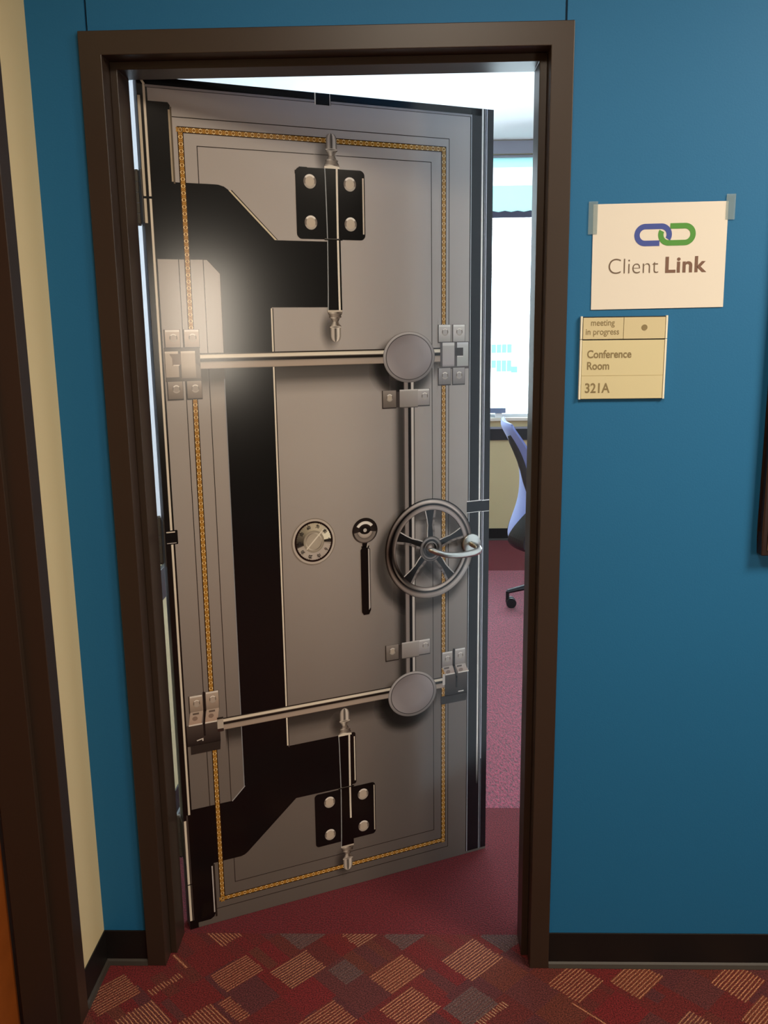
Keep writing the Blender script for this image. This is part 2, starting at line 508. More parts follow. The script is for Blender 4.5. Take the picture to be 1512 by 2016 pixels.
mb.build('window_sill', mat('sill_laminate', (232, 222, 205), 0.5), win, bevel=0.002)
mb = MB()
mb.box(XL, XR, 0.04, 0.09, 0.918, 0.940); mb.box(XL, XR, 0.04, 0.09, 2.70, 2.73)
for x in (XL + 0.03, 0.58, 1.78, 2.98, XR - 0.03):
    mb.box(x - 0.03, x + 0.03, 0.04, 0.09, 0.94, 2.70)
mb.build('window_frame', mat('white_window_frame', (225, 228, 232), 0.5), win, bevel=0.001)
for a_, b_ in ((XL + 0.06, 0.55), (0.61, 1.75), (1.81, 2.95), (3.01, XR - 0.06)):
    mb = MB(); mb.box(a_, b_, 0.062, 0.066, 0.94, 2.70); mb.build('window_pane', GLASS, win)

blind = thing('roller_blind', 'half-lowered aqua roller blind across the top of the far window', 'blind', (0.97, YF + 0.015, 2.32))
mb = MB()
for z0, z1, mi in ((0.030, 0.205, 0), (0.205, 0.325, 1), (0.325, 0.395, 0)):
    n = 1
    mb.box(-0.34, 0.72, 0.004, 0.006, z0, z1, mi)
mb.build('blind_fabric', [BLIND, BLINDW], blind)
mb = MB(); mb.tube([(-0.345, 0.003, 0.398), (0.725, 0.003, 0.398)], 0.010, 12); mb.build('roller_tube', ALU, blind, smooth=True)
mb = MB()
n = 24
top = [(-0.34 + 1.06 * k / n, 0, 0.030 + 0.009 * abs(math.sin(math.pi * k / 2))) for k in range(n + 1)]
mb.prism([(-0.34, 0, -0.008)] + top + [(0.72, 0, -0.008)], (0, 0.012, 0))
mb.build('bottom_rail', mat('slate_rail', (72, 72, 92), 0.5), blind)

# slim bar on the sill
sb = thing('sill_bar', 'slim blue-grey bar on white feet standing on the far window sill', 'bar', (0.70, YF + 0.005, 0.918))
mb = MB(); mb.box(-0.30, 0.176, -0.02, 0.03, 0.033, 0.070); mb.build('bar', BARGREY, sb, bevel=0.002)
for x in (-0.28, 0.10):
    mb = MB(); mb.box(x, x + 0.05, -0.015, 0.025, 0, 0.033); mb.build('foot', WHITE, sb, bevel=0.001)

# buildings outside
bl = thing('office_building', 'distant white office block with teal window bands seen through the far window', 'building', (0, 200, 0))
mb = MB(); mb.box(-30, 23.0, 0, 20, -22, 4.0); mb.build('facade', CONCRETE, bl)
for z0, z1 in ((-4.3, -2.4), (-8.0, -5.9)):
    x = 4.0
    while x < 22.5:
        mb = MB(); mb.box(x, x + 1.02, -0.1, 0.2, z0 + (0 if z0 > -6 else random.uniform(-.5, .5)), z1); mb.build('office_window', TEALGLASS, bl)
        x += 1.15
b2 = thing('low_building', 'small pale building right of the office block, beyond the window', 'building', (0, 230, 0))
mb = MB(); mb.box(26.2, 40, 0, 14, -24, -4.0); mb.build('facade', CONCRETE, b2)
mb = MB(); mb.box(26.8, 28.4, -0.1, 0.2, -10.2, -8.6); mb.build('office_window', TEALGLASS, b2)

# ------------------------------------------------------------------ the open door with its printed vault graphic
DA = R(25.2)
door = thing('door_1', 'open door wrapped in a printed bank vault picture, standing ajar into the conference room', 'door', (-0.428, 0.137, 0.004), DA)
tag(door, kind='structure')
DW, DV0, DV1 = 0.905, -0.003, 2.115
mb = MB(); mb.box(0, DW, 0.0, 0.0445, DV0, DV1)
mb.build('door_leaf', GREYDOOR, door, bevel=0.0008)

K = (16, 15, 15); PANEL = (182, 174, 168)
CRM = (232, 220, 200); GRY = (150, 146, 146); DK = (36, 32, 30)


class PB(MB):                                # flat printed shapes lying on the door face (u, v), layer by layer
    def y(s, L): return -0.0004 - 0.00012 * L

    def poly(s, pts, c, L, a=1.0):
        p3 = [Vector((u, v, 0)) for u, v in pts]
        cl = [(*lin(q), a) for q in (c if isinstance(c, list) else [c] * len(pts))]
        for t in tessellate_polygon([p3]):
            s.face([(pts[k][0], s.y(L), pts[k][1]) for k in t], [cl[k] for k in t])

    def rect(s, u0, u1, v0, v1, c, L): s.poly([(u0, v0), (u1, v0), (u1, v1), (u0, v1)], c, L)

    def grad(s, u0, u1, v0, v1, stops, L, axis='v'):     # stops: (position 0..1, colour or (colour, alpha))
        for (ta, ca), (tb, cb) in zip(stops, stops[1:]):
            A = ca if len(ca) == 4 else (*lin(ca), 1.0); B = cb if len(cb) == 4 else (*lin(cb), 1.0)
            if axis == 'v':
                a, b_ = v0 + (v1 - v0) * ta, v0 + (v1 - v0) * tb
                s.face([(u0, s.y(L), a), (u1, s.y(L), a), (u1, s.y(L), b_), (u0, s.y(L), b_)], [A, A, B, B])
            else:
                a, b_ = u0 + (u1 - u0) * ta, u0 + (u1 - u0) * tb
                s.face([(a, s.y(L), v0), (b_, s.y(L), v0), (b_, s.y(L), v1), (a, s.y(L), v1)], [A, B, B, A])

    def ell(s, cx, cy_, rx, ry, c, L, n=40, a=1.0):
        s.poly([(cx + rx * math.cos(2 * math.pi * k / n), cy_ + ry * math.sin(2 * math.pi * k / n)) for k in range(n)], c, L, a)

    def ring(s, cx, cy_, rx, ry, prof, L, n=72, a0=0.0, a1=360.0):
        # prof: list of (r, colfun) with colfun(angle deg)->rgb or rgba(linear)
        for k in range(n):
            A0, A1 = a0 + (a1 - a0) * k / n, a0 + (a1 - a0) * (k + 1) / n
            for (ra, fa), (rb, fb) in zip(prof, prof[1:]):
                q = []; cc = []
                for r_, f_, an in ((ra, fa, A0), (ra, fa, A1), (rb, fb, A1), (rb, fb, A0)):
                    q.append((cx + rx * r_ * math.cos(R(an)), s.y(L), cy_ + ry * r_ * math.sin(R(an))))
                    c = f_(an) if callable(f_) else f_
                    cc.append(c if len(c) == 4 else (*lin(c), 1.0))
                s.face(q, cc)

    def line(s, pts, w, c, L):
        for (u0, v0), (u1, v1) in zip(pts, pts[1:]):
            d = Vector((u1 - u0, v1 - v0)); d.normalize(); nx, ny = -d.y * w / 2, d.x * w / 2
            e = d * (w / 2)
            s.poly([(u0 - e.x + nx, v0 - e.y + ny), (u0 - e.x - nx, v0 - e.y - ny), (u1 + e.x - nx, v1 + e.y - ny), (u1 + e.x + nx, v1 + e.y + ny)], c, L)

    def rrect(s, u0, u1, v0, v1, r_, c, L, n=6):
        pts = []
        for cx, cy_, a in ((u1 - r_, v1 - r_, 0), (u0 + r_, v1 - r_, 90), (u0 + r_, v0 + r_, 180), (u1 - r_, v0 + r_, 270)):
            for k in range(n + 1):
                an = R(a + 90 * k / n); pts.append((cx + r_ * math.cos(an), cy_ + r_ * math.sin(an)))
        s.poly(pts, c, L)


def sh(a): return (0.012, 0.010, 0.009, a)   # soft printed shadow ink


# ---- background sheet: panel, black pipes, fine lines, borders
p = PB()
p.grad(0, DW, DV0, DV1, [(0, (104, 96, 90)), (.24, (122, 113, 106)), (.42, (152, 142, 134)), (.60, (172, 163, 155)), (1, PANEL)], 0)
p.grad(0.019, 0.84, 2.06, 2.094, [(0, PANEL), (1, (176, 168, 164))], 0.5)
# right border
p.rect(0.8385, 0.905, 0.004, DV1, (24, 24, 27), 1)
p.rect(0.836, 0.8385, 0.004, 2.098, (40, 38, 38), 1)
p.rect(0.839, 0.8408, 0.004, 2.098, (196, 196, 200), 2)
p.grad(0.870, 0.8757, 0.35, DV1, [(0, (150, 148, 148)), (0.25, (238, 232, 222)), (0.8, (244, 240, 232)), (1, (170, 168, 166))], 2, 'u')
p.grad(0.870, 0.8757, 0.22, 0.35, [(0, (24, 24, 27)), (1, (220, 214, 206))], 2)
p.rect(0.8795, 0.8815, 0.004, DV1, (165, 163, 168), 2)
p.rect(0.8838, 0.8868, 0.30, DV1, (186, 186, 196), 2)
p.rect(0.8838, 0.8868, 0.004, 0.30, (96, 96, 104), 2)
p.rect(0.8328, 0.905, 1.0565, 1.0885, (26, 27, 31), 3)
for v in (1.0555, 1.0868):
    p.rect(0.8328, 0.8785, v, v + (0.0028 if v > 1.06 else 0.0016), (226, 224, 222), 4)
    p.rect(0.8805, 0.905, v - 0.001, v + (0.002 if v > 1.06 else 0.0008), (226, 224, 222), 4)
# top moulding
p.rect(0.010, 0.842, 2.0975, DV1, K, 1)
p.rect(0.842, 0.87, 2.0975, DV1, (24, 24, 27), 1)
p.poly([(0.0195, 2.0935), (0.838, 2.0935), (0.842, 2.0985), (0.016, 2.0985)], (152, 146, 146), 2)
p.rect(0.0195, 0.838, 2.0922, 2.0936, (70, 64, 62), 2)
p.rect(0.413, 0.455, 2.0885, DV1, K, 3)
p.rect(0.4135, 0.4165, 2.0885, DV1, (226, 216, 200), 4); p.rect(0.4515, 0.4535, 2.0885, DV1, (200, 192, 184), 4)
# left border
p.rect(0, 0.0225, DV0, DV1, (20, 17, 15), 1)
p.rect(0.0005, 0.0065, 0.022, 0.315, CRM, 2)
p.rect(0.0005, 0.0065, 1.805, 2.075, (206, 192, 168), 2)
p.grad(0.0125, 0.0185, 0.33, 2.10, [(0, (150, 138, 120)), (0.2, CRM), (0.8, CRM), (1, (120, 108, 92))], 2, 'u')
p.poly([(0.004, 2.113), (0.010, 2.113), (0.0185, 2.10), (0.0125, 2.10)], CRM, 2)
p.rect(0.0075, 0.0115, 0.022, 0.33, (72, 64, 60), 2)
p.rect(0.0, 0.021, 1.858, 1.863, K, 3); p.rect(0.0, 0.012, 0.128, 0.131, K, 3)
p.rrect(0.002, 0.030, 1.055, 1.0905, 0.002, K, 3)
p.rect(0.003, 0.024, 1.0845, 1.0875, (220, 206, 190), 4); p.rect(0.003, 0.026, 1.0575, 1.0595, (176, 168, 160), 4)
# fine outlines
L_OUT = (48, 40, 36)
lw = 0.0019
p.line([(0.0705, 2.0355), (0.775, 2.0355), (0.775, 0.0385), (0.073, 0.0385)], lw, L_OUT, 1)
p.line([(0.0705, 1.727), (0.0705, 0.344)], lw, L_OUT, 1)
p.line([(0.127, 1.896), (0.127, 1.9765), (0.7235, 1.9765), (0.7285, 0.1045), (0.127, 0.1045), (0.127, 0.176)], lw, L_OUT, 1)
p.line([(0.1275, 1.727), (0.1275, 0.342)], lw, L_OUT, 1)
# black pipes
pipe = [(0.022, 2.065), (0.066, 2.065), (0.0705, 2.059), (0.0705, 1.896), (0.160, 1.896), (0.172, 1.8955), (0.185, 1.892), (0.197, 1.884),
        (0.306, 1.7755), (0.442, 1.7755), (0.442, 1.618), (0.289, 1.618), (0.289, 0.466), (0.442, 0.466), (0.442, 0.3075), (0.307, 0.3085),
        (0.165, 0.183), (0.157, 0.178), (0.147, 0.1755), (0.072, 0.1755), (0.0705, 0.030), (0.066, 0.018), (0.056, 0.012), (0.022, 0.012),
        (0.022, 0.343), (0.131, 0.343), (0.1655, 0.377), (0.1655, 1.696), (0.136, 1.727), (0.022, 1.727)]
p.poly(pipe, K, 2)
# pipe highlights
p.rect(0.2865, 0.2905, 0.468, 1.616, CRM, 3); p.rect(0.2905, 0.2932, 0.462, 1.616, (60, 52, 46), 3)
p.poly([(0.195, 1.8845), (0.3035, 1.7755), (0.3085, 1.7765), (0.201, 1.884)], (214, 200, 170), 3)
p.poly([(0.201, 1.884), (0.3085, 1.7765), (0.311, 1.7765), (0.203, 1.8855)], (58, 50, 44), 3)
p.rect(0.0655, 0.0695, 1.897, 2.05, (176, 160, 134), 3); p.rect(0.0695, 0.0735, 1.893, 2.056, (104, 92, 76), 3)
p.rect(0.0655, 0.0685, 0.030, 0.168, (206, 200, 196), 3); p.rect(0.0690, 0.0740, 0.016, 0.172, (44, 36, 32), 3)
p.rect(0.1635, 0.1655, 0.377, 1.45, (150, 152, 156), 3)
p.line([(0.1655, 0.377), (0.131, 0.343)], 0.0026, (170, 170, 172), 3)
p.build('vault_print', PRINT, door)

# ---- printed shadows (soft ink of the picture)
s_ = PB()
s_.grad(0.105, 0.60, 1.405, 1.478, [(0, sh(0)), (0.35, sh(.18)), (0.6, sh(.5)), (1, sh(.62))], 1)
s_.grad(0.122, 0.60, 0.490, 0.552, [(0, sh(0)), (0.35, sh(.18)), (0.6, sh(.5)), (1, sh(.62))], 1)
s_.grad(0.604, 0.643, 0.60, 1.43, [(0, sh(0)), (0.3, sh(.15)), (0.6, sh(.6)), (0.85, sh(.66)), (1, sh(.45))], 1, 'u')
for cx, cy_, ry in ((0.640, 1.462, 0.066), (0.640, 0.520, 0.068)):
    s_.ring(cx, cy_, 0.076, ry, [(0.0, sh(.75)), (0.85, sh(.72)), (1.0, sh(.55)), (1.14, sh(.22)), (1.3, sh(0))], 2, 48)
s_.ring(0.697, 0.938, 0.136, 0.141, [(0.70, sh(0)), (0.80, sh(.4)), (0.90, sh(.55)), (1.0, sh(.5)), (1.08, sh(.2)), (1.17, sh(0))], 3, 64)
s_.ring(0.697, 0.930, 0.05, 0.05, [(0.0, sh(.55)), (0.7, sh(.5)), (1.2, sh(.1)), (1.4, sh(0))], 3, 32)
for (a, b_) in (((0.700, 0.94), (0.700, 1.05)), ((0.69, 0.945), (0.60, 0.985)), ((0.70, 0.94), (0.800, 0.98)), ((0.69, 0.92), (0.63, 0.86)), ((0.70, 0.92), (0.765, 0.85))):
    d = Vector((b_[0] - a[0], b_[1] - a[1])).normalized(); n_ = Vector((-d.y, d.x)) * 0.016
    for sg in (-1, 1):
        q = [(a[0], a[1]), (b_[0], b_[1]), (b_[0] + sg * n_.x, b_[1] + sg * n_.y), (a[0] + sg * n_.x, a[1] + sg * n_.y)]
        s_.face([(u, s_.y(3.2), v) for u, v in q], [sh(.4), sh(.4), sh(0), sh(0)])
for (cx, cy_, ry) in ((0.437, 1.972, 0.050), (0.439, 1.562, 0.056), (0.436, 0.498, 0.040), (0.440, 0.078, 0.050)):
    s_.ring(cx, cy_, 0.030, ry, [(0.0, sh(.55)), (0.35, sh(.48)), (0.7, sh(.2)), (1.0, sh(0))], 1, 32)
s_.grad(0.730, 0.757, 1.425, 1.475, [(0, sh(0)), (1, sh(.5))], 1)
s_.grad(0.730, 0.757, 0.50, 0.55, [(0, sh(0)), (1, sh(.5))], 1)
s_.build('printed_shadow', PRINTS, door)

# ---- braided gold border
gb = PB()
U0, U1, V0, V1, GW = 0.0835, 0.7665, 0.0575, 2.0165, 0.0140
GB, GD, GM, GH = (112, 74, 26), (44, 26, 12), (206, 150, 62), (246, 214, 150)


def braid(ax, ay, dx, dy, length):
    n = int(length / 0.0150); pc = length / n; nx, ny = -dy, dx
    P = lambda a, b_: (ax + dx * a + nx * b_, ay + dy * a + ny * b_)
    h = GW / 2
    gb.poly([P(0, -h), P(length, -h), P(length, h), P(0, h)], GB, 4)
    for sg in (-1, 1):
        gb.poly([P(0, sg * h), P(length, sg * h), P(length, sg * (h - 0.0017)), P(0, sg * (h - 0.0017))], GD, 5)
    for k in range(n):
        c0 = pc * (k + 0.5)
        ro, ri = 0.0053, 0.0030; m = 8
        for j in range(m):
            a0, a1 = 2 * math.pi * j / m, 2 * math.pi * (j + 1) / m
            col = GH if j in (1, 2, 5, 6) else (222, 172, 92)
            gb.poly([P(c0 + ro * math.cos(a0), ro * math.sin(a0)), P(c0 + ro * math.cos(a1), ro * math.sin(a1)),
                     P(c0 + ri * math.cos(a1), ri * math.sin(a1)), P(c0 + ri * math.cos(a0), ri * math.sin(a0))], col, 6)
        gb.poly([P(c0 - 0.002, 0), P(c0, -0.002), P(c0 + 0.002, 0), P(c0, 0.002)], (176, 118, 40), 6)
        x0 = pc * k
        for sg in (-1, 1):
            gb.poly([P(x0 - 0.003, sg * 0.0050), P(x0 - 0.0012, sg * 0.0050), P(x0 + 0.003, -sg * 0.0050), P(x0 + 0.0012, -sg * 0.0050)], GM, 6)


h = GW / 2
braid(U0 + h, V0, 0, 1, V1 - V0); braid(U1 - h, V0, 0, 1, V1 - V0)
braid(U0, V1 - h, 1, 0, U1 - U0); braid(U0, V0 + h, 1, 0, U1 - U0)
gb.build('gold_border', PRINT, door)


# ---- strap hinges of the picture
def bolt(q, cx, cy_, rx, ry, L, base_=(196, 180, 160)):
    dk = (124, 112, 102); hi = (238, 230, 218); lo = (178, 166, 152)

    def f1(a): return hi if 30 < a % 360 < 150 else (lo if 200 < a % 360 < 340 else dk)
    q.ring(cx, cy_, rx, ry, [(0.0, base_), (0.62, base_), (0.70, mixc(base_, lo, .6)), (0.74, f1), (0.97, f1), (1.0, dk)], L, 24)


def strap_hinge(up):
    q = PB(); f = (lambda v: v) if up else (lambda v: v)
    if up:
        q.rrect(0.3595, 0.539, 1.7805, 1.9455, 0.013, K, 5)
        q.poly([(0.3585, 1.93), (0.3585, 1.9385), (0.367, 1.9385), (0.369, 1.9465), (0.39, 1.9465), (0.39, 1.93)], K, 5.3)
        q.rect(0.5325, 0.5365, 1.795, 1.928, (216, 200, 178), 6)
        b0, b1, mid = 1.607, 1.951, 1.781
        bolts = ((0.396, 1.914), (0.396, 1.819), (0.4995, 1.912), (0.4998, 1.818))
    else:
        q.rrect(0.3595, 0.5415, 0.1435, 0.304, 0.010, K, 5)
        q.rect(0.5365, 0.5395, 0.155, 0.295, (206, 192, 172), 6)
        q.rect(0.5365, 0.5365, 0.155, 0.295, (206, 192, 172), 6)
        q.rrect(0.465, 0.4845, 0.312, 0.468, 0.006, (26, 22, 20), 5)
        q.rect(0.4795, 0.4825, 0.322, 0.455, CRM, 6)
        b0, b1, mid = 0.124, 0.468, 0.307
        bolts = ((0.403, 0.273), (0.4025, 0.1735), (0.504, 0.274), (0.504, 0.175))
    for b_ in bolts: bolt(q, *b_, 0.0162, 0.0168, 7)
    # barrel, slightly waisted
    n = 12; Lp = []; Rp = []
    for k in range(n + 1):
        t = k / n; v = b0 + (b1 - b0) * t
        wst = 0.0035 * (1 - abs(2 * t - 1)) ** 0.6
        Lp.append((0.4335 + wst * 0.9, v)); Rp.append((0.4730 - wst * 0.3, v))
    q.poly(Lp + Rp[::-1], (14, 13, 12), 8)
    for k in range(n):
        q.poly([Lp[k], (Lp[k][0] + 0.0024, Lp[k][1]), (Lp[k + 1][0] + 0.0024, Lp[k + 1][1]), Lp[k + 1]], (158, 160, 160), 9)
        a0, a1 = Rp[k], Rp[k + 1]
        if up or k > 2:
            q.poly([(a0[0] - 0.0095, a0[1]), (a0[0] - 0.0045, a0[1]), (a1[0] - 0.0045, a1[1]), (a1[0] - 0.0095, a1[1])], CRM, 9)
    q.rect(0.430, 0.477, mid - 0.002, mid + 0.002, (12, 11, 10), 10)
    q.rect(0.430, 0.470, mid + 0.0005, mid + 0.0015, (120, 116, 108), 11)
    q.poly([(0.4335, b1 - 0.005), (0.473, b1 - 0.005), (0.4725, b1), (0.453, b1 + 0.003), (0.434, b1)], CRM, 10)
    q.poly([(0.4335, b0 + 0.004), (0.4725, b0 + 0.004), (0.4725, b0), (0.434, b0 - 0.001)], (200, 188, 170), 10)

    # turned finials: profile (height fraction, half width)
    prof = [(0.0, .0195), (.06, .0185), (.13, .0150), (.18, .0165), (.22, .0115), (.32, .0080), (.40, .0100), (.46, .0150), (.50, .0158), (.54, .0140), (.62, .0138), (.80, .0138), (.90, .0118), (.96, .0078), (1.0, .0)]

    def fin(v0, v1, cx):
        for (ta, wa), (tb, wb) in zip(prof, prof[1:]):
            va, vb = v0 + (v1 - v0) * ta, v0 + (v1 - v0) * tb
            if ta < .5:
                cc = [(64, 56, 50), (160, 146, 132), (120, 108, 98), (54, 46, 42)] if int(ta * 25) % 2 else [(100, 90, 82), (206, 194, 178), (84, 74, 66), (120, 108, 98)]
            else:
                cc = [(120, 110, 100), (206, 194, 180), (44, 38, 34), (230, 220, 206), (96, 86, 78)]
            m = len(cc) - 1
            for j in range(m):
                x0, x1 = -1 + 2 * j / m, -1 + 2 * (j + 1) / m
                q.face([(cx + x0 * wa, q.y(9), va), (cx + x1 * wa, q.y(9), va), (cx + x1 * wb, q.y(9), vb), (cx + x0 * wb, q.y(9), vb)],
                       [(*lin(cc[j]), 1), (*lin(cc[j + 1]), 1), (*lin(cc[j + 1]), 1), (*lin(cc[j]), 1)])
        q.ring(cx, v0 + (v1 - v0) * .5, .0158, .003, [(0, (30, 26, 24)), (1, (214, 202, 186))], 10, 16)
    fin(b1, b1 + 0.0765, 0.4535); fin(b0, b0 - 0.0750, 0.4535)
    o = q.build('printed_hinge', PRINT, door)
    return o


strap_hinge(True); strap_hinge(False)

# ---- locking bars, rod and discs
BAR = [(0, (120, 106, 96)), (.06, (176, 158, 142)), (.32, (172, 156, 142)), (.42, (150, 136, 122)), (.46, (40, 34, 30)), (.60, (30, 26, 24)), (.66, (120, 108, 96)),
       (.70, (236, 226, 206)), (.88, (226, 214, 192)), (.92, (60, 52, 46)), (1, (34, 28, 26))]


def lock_bar(va, vb, u0, u1, s0_, s1_):
    q = PB(); q.grad(u0, u1, va, vb, BAR, 8); q.grad(s0_, s1_, va, vb, BAR, 8)
    return q.build('printed_lock_bar', PRINT, door)


lock_bar(1.4755, 1.5125, 0.094, 0.60, 0.72, 0.758)
lock_bar(0.5485, 0.5815, 0.1165, 0.60, 0.72, 0.765)
q = PB()
ROD = [(0, (112, 100, 94)), (.10, (154, 142, 134)), (.36, (146, 134, 126)), (.40, (28, 25, 24)), (.62, (24, 22, 22)), (.67, (120, 110, 104)), (.72, (224, 216, 206)), (.88, (200, 190, 180)), (.94, (70, 64, 60)), (1, (56, 50, 46))]
q.grad(0.6415, 0.6725, 0.60, 1.43, ROD, 7, 'u')
q.build('printed_rod', PRINT, door)


def disc(cx, cy_, rx, ry):
    q = PB()

    def rim(a): return mixc((128, 120, 116), (192, 184, 178), 0.5 + 0.5 * math.sin(R(a - 20)))

    def face(a): return mixc((138, 128, 126), (172, 162, 160), 0.5 + 0.5 * math.sin(R(2 * a + 30)))
    q.ring(cx, cy_, rx, ry, [(0.0, (160, 150, 148)), (0.5, (156, 147, 145)), (0.86, face), (0.875, (74, 68, 66)), (0.89, (74, 68, 66)), (0.905, rim), (0.97, rim), (1.0, (104, 96, 92))], 9, 64)
    return q.build('printed_disc', PRINT, door)


disc(0.6578, 1.4900, 0.0752, 0.0660)
disc(0.6612, 0.5480, 0.0757, 0.0672)


# ---- bolted clasps
def tab_(q, u0, u1, v0, v1, L, c, top=True):
    q.rect(u0 - 0.0025, u1 + 0.001, v0 - 0.003, v1 + 0.0005, mixc(c, (30, 26, 24), .72), L)
    q.grad(u0, u1, v0, v1, [(0, mixc(c, (60, 54, 50), .25)), (.5, c), (1, mixc(c, (236, 230, 220), .25))], L + .5)
    if top: q.rect(u0 + .001, u1 - .001, v1 - 0.005, v1 - 0.0005, mixc(c, (248, 244, 236), .75), L + 1)


def clasp_upper(du, c, c2, flip):
    q = PB()
    lv = (0.0285, 0.0735) if flip else (0.7445, 0.7875)
    w_ = 0.0355 if not flip else 0.0345
    for u in lv:
        tab_(q, u, u + w_, 1.5275, 1.5720 if not flip else 1.568, 9, c)
        tab_(q, u, u + w_, 1.4155 if not flip else 1.407, 1.4585 if not flip else 1.448, 9, c2, False)
    for u in lv:
        bolt(q, u + w_ / 2 + (.001 if not flip else .002), 1.553 if not flip else 1.549, 0.0095, 0.0098, 12, mixc(c, (150, 140, 135), .35))
        bolt(q, u + w_ / 2 + (.001 if not flip else .002), 1.4385 if not flip else 1.430, 0.0095, 0.0098, 12, mixc(c2, (190, 180, 172), .4))
    if flip:
        q.rect(0.0245, 0.108, 1.448, 1.527, (88, 76, 66), 8.5)
        q.poly([(0.062, 1.4545), (0.108, 1.4545), (0.108, 1.48), (0.0965, 1.49), (0.0965, 1.50), (0.062, 1.50)], (112, 98, 86), 10)
        q.grad(0.0625, 0.0965, 1.4555, 1.518, [(0, (132, 118, 104)), (.45, (180, 164, 146)), (.9, (184, 168, 150)), (1, (236, 224, 206))], 11)
        q.grad(0.0255, 0.0565, 1.458, 1.518, [(0, (168, 152, 136)), (.9, (188, 172, 154)), (1, (230, 216, 198))], 11)
        q.poly([(0.036, 1.512), (0.062, 1.512), (0.062, 1.488), (0.0565, 1.486), (0.042, 1.486), (0.042, 1.502)], (122, 100, 82), 11.5)
        q.rect(0.044, 0.058, 1.4845, 1.487, (232, 220, 204), 12)
    else:
        q.rect(0.749, 0.835, 1.456, 1.5275, (92, 84, 82), 8.5)
        q.grad(0.7555, 0.7915, 1.4625, 1.5255, [(0, (150, 142, 138)), (.1, (178, 168, 166)), (.85, (184, 178, 172)), (.9, (222, 218, 212)), (1, (214, 210, 206))], 11)
        q.grad(0.7995, 0.8335, 1.4625, 1.5255, [(0, (170, 166, 160)), (.5, (186, 184, 176)), (.85, (196, 194, 190)), (1, (216, 214, 214))], 11)
        q.rect(0.794, 0.818, 1.490, 1.5115, (66, 60, 58), 12)
        q.rect(0.800, 0.818, 1.4875, 1.490, (228, 222, 214), 12)
    return q.build('printed_clasp', PRINT, door)


clasp_upper(0, (206, 198, 190), (150, 142, 138), False)
clasp_upper(0, (192, 172, 156), (140, 124, 110), True)


def clasp_lower(u, c, left):
    q = PB()
    w_ = 0.033
    for k, dv in ((0, 0.0), (1, 0.004)):
        a = u + k * 0.0415
        tab_(q, a, a + w_, 0.612, 0.656 + dv, 9, c)
        bolt(q, a + w_ / 2 + .001, 0.634 + dv, 0.0088, 0.0100, 12, mixc(c, (190, 180, 172), .4))
        ub, vb = (a - 0.006, 0.578) if left else (a + 0.010, 0.588)
        q.poly([(a, 0.612), (a + w_, 0.612), (ub + w_, vb), (ub, vb)], [mixc(c, (220, 206, 192), .3), mixc(c, (220, 206, 192), .3), mixc(c, (196, 160, 140), .5), mixc(c, (196, 160, 140), .5)], 10)
        q.rect(a + 0.006, a + 0.022, 0.604, 0.609, mixc(c, (60, 50, 46), .6), 11)
        q.ell((a + ub) / 2 + 0.014, 0.594, 0.007, 0.006, mixc(c, (120, 96, 84), .6), 11, 14)
        q.rect(ub, ub + w_ + .002, vb - 0.003, vb + .001, (232, 222, 210), 12)
    b0, b1 = (0.022, 0.108) if left else (u + 0.008, 0.836)
    vb = 0.577 if left else 0.586
    q.grad(b0, b1, 0.520, vb, [(0, (40, 34, 32)), (1, (84, 74, 68))], 9)
    q.poly([(u - 0.004, 0.497), (b1 - 0.002, 0.497), (b1, 0.522), (u - 0.004, 0.522)], (52, 46, 42), 9)
    gx = u + 0.0385 + (-0.005 if left else 0.008)
    q.line([(u + 0.037, 0.66), (u + 0.037, 0.612), (gx, 0.575), (gx, 0.545)], 0.005, (34, 28, 26), 13)
    if left:
        q.line([(0.048, 0.533), (0.062, 0.536), (0.062, 0.531)], 0.003, (226, 218, 208), 13)
        q.rrect(0.1015, 0.1175, 0.546, 0.584, 0.004, (190, 178, 164), 12); q.rect(0.1015, 0.1175, 0.546, 0.554, (60, 44, 40), 13); q.rect(0.1015, 0.1175, 0.580, 0.5855, (50, 44, 40), 13)
    else:
        q.rect(u + 0.052, u + 0.070, 0.527, 0.530, (230, 222, 212), 13)
        q.rrect(0.7565, 0.7645, 0.556, 0.590, 0.003, (214, 206, 196), 12)
    return q.build('printed_clasp', PRINT, door)


clasp_lower(0.034, (178, 158, 140), True)
clasp_lower(0.7555, (176, 166, 158), False)


def clamp(v, tilt):
    q = PB()
    c = (158, 146, 138)
    tab_(q, 0.581, 0.6185, v + 0.000, v + 0.044, 9, (132, 120, 110), False)
    tab_(q, 0.682, 0.7165, v + 0.002, v + 0.045, 9, (178, 168, 162), True)
    q.grad(0.629, 0.682, v - 0.003, v + 0.045, [(0, (70, 62, 58)), (.08, (150, 140, 132)), (.5, (166, 156, 148)), (.9, (176, 168, 160)), (1, (226, 220, 212))], 9.5)
    q.rect(0.6185, 0.629, v - 0.001, v + 0.040, (70, 62, 58), 9)
    bolt(q, 0.600, v + 0.025, 0.0095, 0.0100, 12); bolt(q, 0.7025, v + 0.0255, 0.0095, 0.0100, 12, (176, 166, 160))
    return q.build('printed_clamp', PRINT, door)


clamp(1.361, 0)
clamp(0.660, 1)

